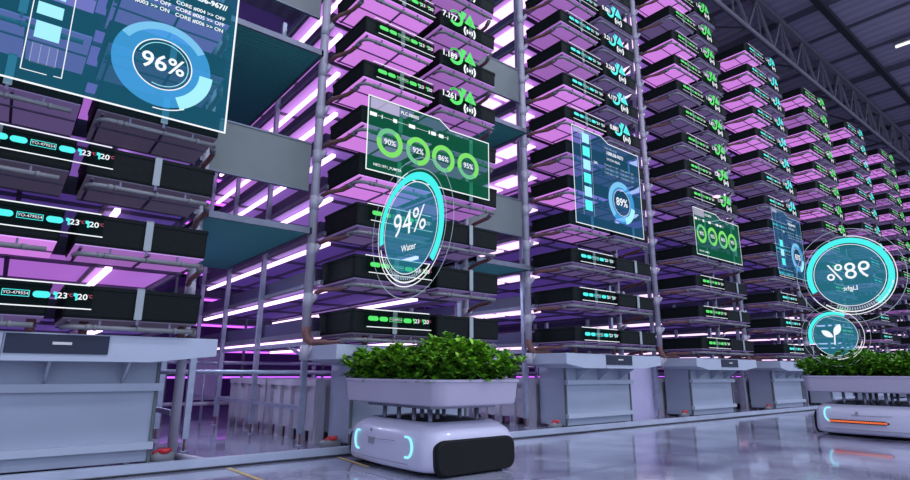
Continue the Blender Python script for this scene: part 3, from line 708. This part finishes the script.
def bars_panel(label, x, zb, w, h, num, mt, full=True):
    t = disp('hologram_display', label, (x, YH, zb)); out = data_panel_outline(w, h, .74, .93, .09)
    m = MB(); m.poly(out, mt); m.build('pane', t)
    m = MB(); m.line(out, .014, 'h_white' if full else 'h_pale', -.004, True); m.rect(.03, .30, h-.10, h-.02, 'white_veil', -.004); m.build('frame', t)
    m = MB()
    for i in range(6 if full else 3): z = .24+.225*i; m.rect(.24, .42, z, z+.165, 'h_pale_cyan' if i % 2 else 'h_cyan', -.006)
    m.line([(.20, .16), (.20, 1.56), (.46, 1.56), (.46, .16)], .006, 'h_pale', -.005); m.build('level_bars', t)
    m = MB(); cx, cz = 1.21, .535
    m.ring(cx, cz, .235, .36, 'ring_blue', 0, 360, -.005, 48); m.ring(cx, cz, .27, .36, 'h_sky', 60, 230, -.006, 30); m.ring(cx, cz, .26, .37, 'h_pale_cyan', -75, -10, -.007, 20); m.ring(cx, cz, .222, .23, 'h_white', 0, 360, -.007, 40)
    m.build('gauge_ring', t)
    m = MB(); m.text(num, cx, cz, .19, 'h_white', -.01, bold=.003); m.build('reading', t)
    m = MB(); m.text('1000.58-967//', 1.10, 1.34, .085, 'h_white', -.006, bold=.002); m.text('SYSTEM 0800S', 1.05, 1.23, .06, 'h_white', -.006); m.text('CORE.48.6.47.84', .98, 1.42, .05, 'h_pale', -.006)
    for i in range(3): m.text('CORE #00%d >> OFF' % (i+1), .98, 1.12-.07*i, .045, 'h_pale', -.006); m.text('CORE #00%d >> OFF' % (i+4), 1.42, 1.12-.07*i, .045, 'h_pale', -.006)
    m.text('26%', .56, 1.09, .06, 'h_white', -.006, bold=.001); m.build('caption', t)
    return t
bars_panel('blue translucent display reading 89% with a column of cyan bars', 6.515, 3.03, 1.79, 1.60, '89%', 'panel_blue')
bars_panel('faint blue translucent display on the fifth rack tower, reading 83%', 13.79, 3.06, 1.66, 1.61, '83%', 'panel_blue', False)

# round gauges floating over the robots, facing along the aisle
def round_gauge(label, loc, rz, R, num, cap, icon=False, sweep=None, g=1):
    t = disp('hologram_gauge', label, loc, rz)
    m = MB(); m.disc(0, 0, R*.84, 'disc_teal', 0, 64); m.build('disc', t)
    m = MB(); m.ring(0, 0, R*.86, R, 'h_cyan', *(sweep or (-45, 190)), y=-.004*g, n=60)
    m.build('value_arc', t)
    m = MB(); m.ring(0, 0, R*.815, R*.83, 'h_white', 0, 360, -.004*g, 72)
    for i in range(24):
        a = -150+3.6*i; m.ring(0, 0, R*.86, R*.93, 'h_pale', a, a+1.8, -.004*g, 1)
    m.ring(0, 0, R*.955, R*.985, 'h_white', -165, -50, -.004*g, 30); m.ring(0, 0, R*1.035, R*1.055, 'h_white', 95, 330 if not icon else 250, -.004*g, 50)
    m.ring(0, 0, R*1.05, R*1.062, 'h_pale', -40, 110, -.004*g, 40); m.build('scale_rings', t); m = MB(); m.ring(0, 0, R*1.245, R*1.255, 'h_pale', 0, 360, -.004*g, 80); m.build('outer_ring', t)
    if not icon:
        m = MB(); m.text(num, 0, R*.08, R*.62, 'h_white', -.01*g, bold=.0); m.build('reading', t)
        m = MB(); m.text(cap, 0, -R*.36, R*.17, 'h_white', -.01*g, bold=.001); m.build('caption', t)
    else:
        m = MB()
        def petal(ax, az, L, W, ang):
            c, s_ = math.cos(ang), math.sin(ang); pts = []
            for i in range(9): u = i/8; pts.append((u*L, W*math.sin(PI*u)**.8))
            for i in range(1, 8): u = 1-i/8; pts.append((u*L, -W*math.sin(PI*u)**.8))
            m.poly([(ax+x*c-z*s_, az+x*s_+z*c) for x, z in pts], 'h_white', -.01*g)
        petal(.0, R*.0, R*.52, R*.13, math.radians(118)); petal(.02, -R*.06, R*.50, R*.12, math.radians(35)); m.line([(0, R*.05), (.01, -R*.35)], R*.05, 'h_white', -.011*g); m.build('seedling_icon', t)
    return t
round_gauge('round teal display reading 94% Water floating above the nearest robot', (2.90, 4.30, 2.155), -PI/2, .545, '94%', 'Water', sweep=(-45, 190))
round_gauge('round teal display with a mirrored 98% reading above the robot at the right', (9.1, 2.53, 2.155), PI/2, .525, '98%', 'Light', sweep=(-25, 235), g=-1)
round_gauge('smaller round teal display with a seedling icon just above the right-hand plants', (9.1, 2.81, 1.33), PI/2, .335, '', '', True, sweep=(-20, 120), g=-1)

# ------------------------------------------------------------------ light, world, camera
w = bpy.data.worlds.new('World'); bpy.context.scene.world = w; w.use_nodes = True
w.node_tree.nodes['Background'].inputs['Color'].default_value = (.49, .57, .78, 1); w.node_tree.nodes['Background'].inputs['Strength'].default_value = 2.2
cam = bpy.data.cameras.new('Camera'); co = bpy.data.objects.new('Camera', cam); C.objects.link(co)
cam.sensor_width = 36; cam.lens = 556.5/910*36; cam.clip_end = 300
yaw, pitch, roll = .6773, .2345, .004
fw = Vector((math.sin(yaw)*math.cos(pitch), math.cos(yaw)*math.cos(pitch), math.sin(pitch)))
r = Vector((math.cos(yaw), -math.sin(yaw), 0)); u = r.cross(fw)
r2 = r*math.cos(roll)+u*math.sin(roll); u2 = -r*math.sin(roll)+u*math.cos(roll)
co.matrix_world = Matrix(((r2.x, u2.x, -fw.x, 0), (r2.y, u2.y, -fw.y, 0), (r2.z, u2.z, -fw.z, .8), (0, 0, 0, 1)))
S = bpy.context.scene; S.camera = co
S.view_settings.view_transform = 'Standard'; S.view_settings.look = 'None'; S.view_settings.exposure = 0; S.view_settings.gamma = 1
try: S.view_settings.use_curve_mapping = False
except Exception: pass
S.cycles.transparent_max_bounces = 24; S.cycles.use_denoising = True; S.cycles.max_bounces = 6
S.cycles.sample_clamp_indirect = 6
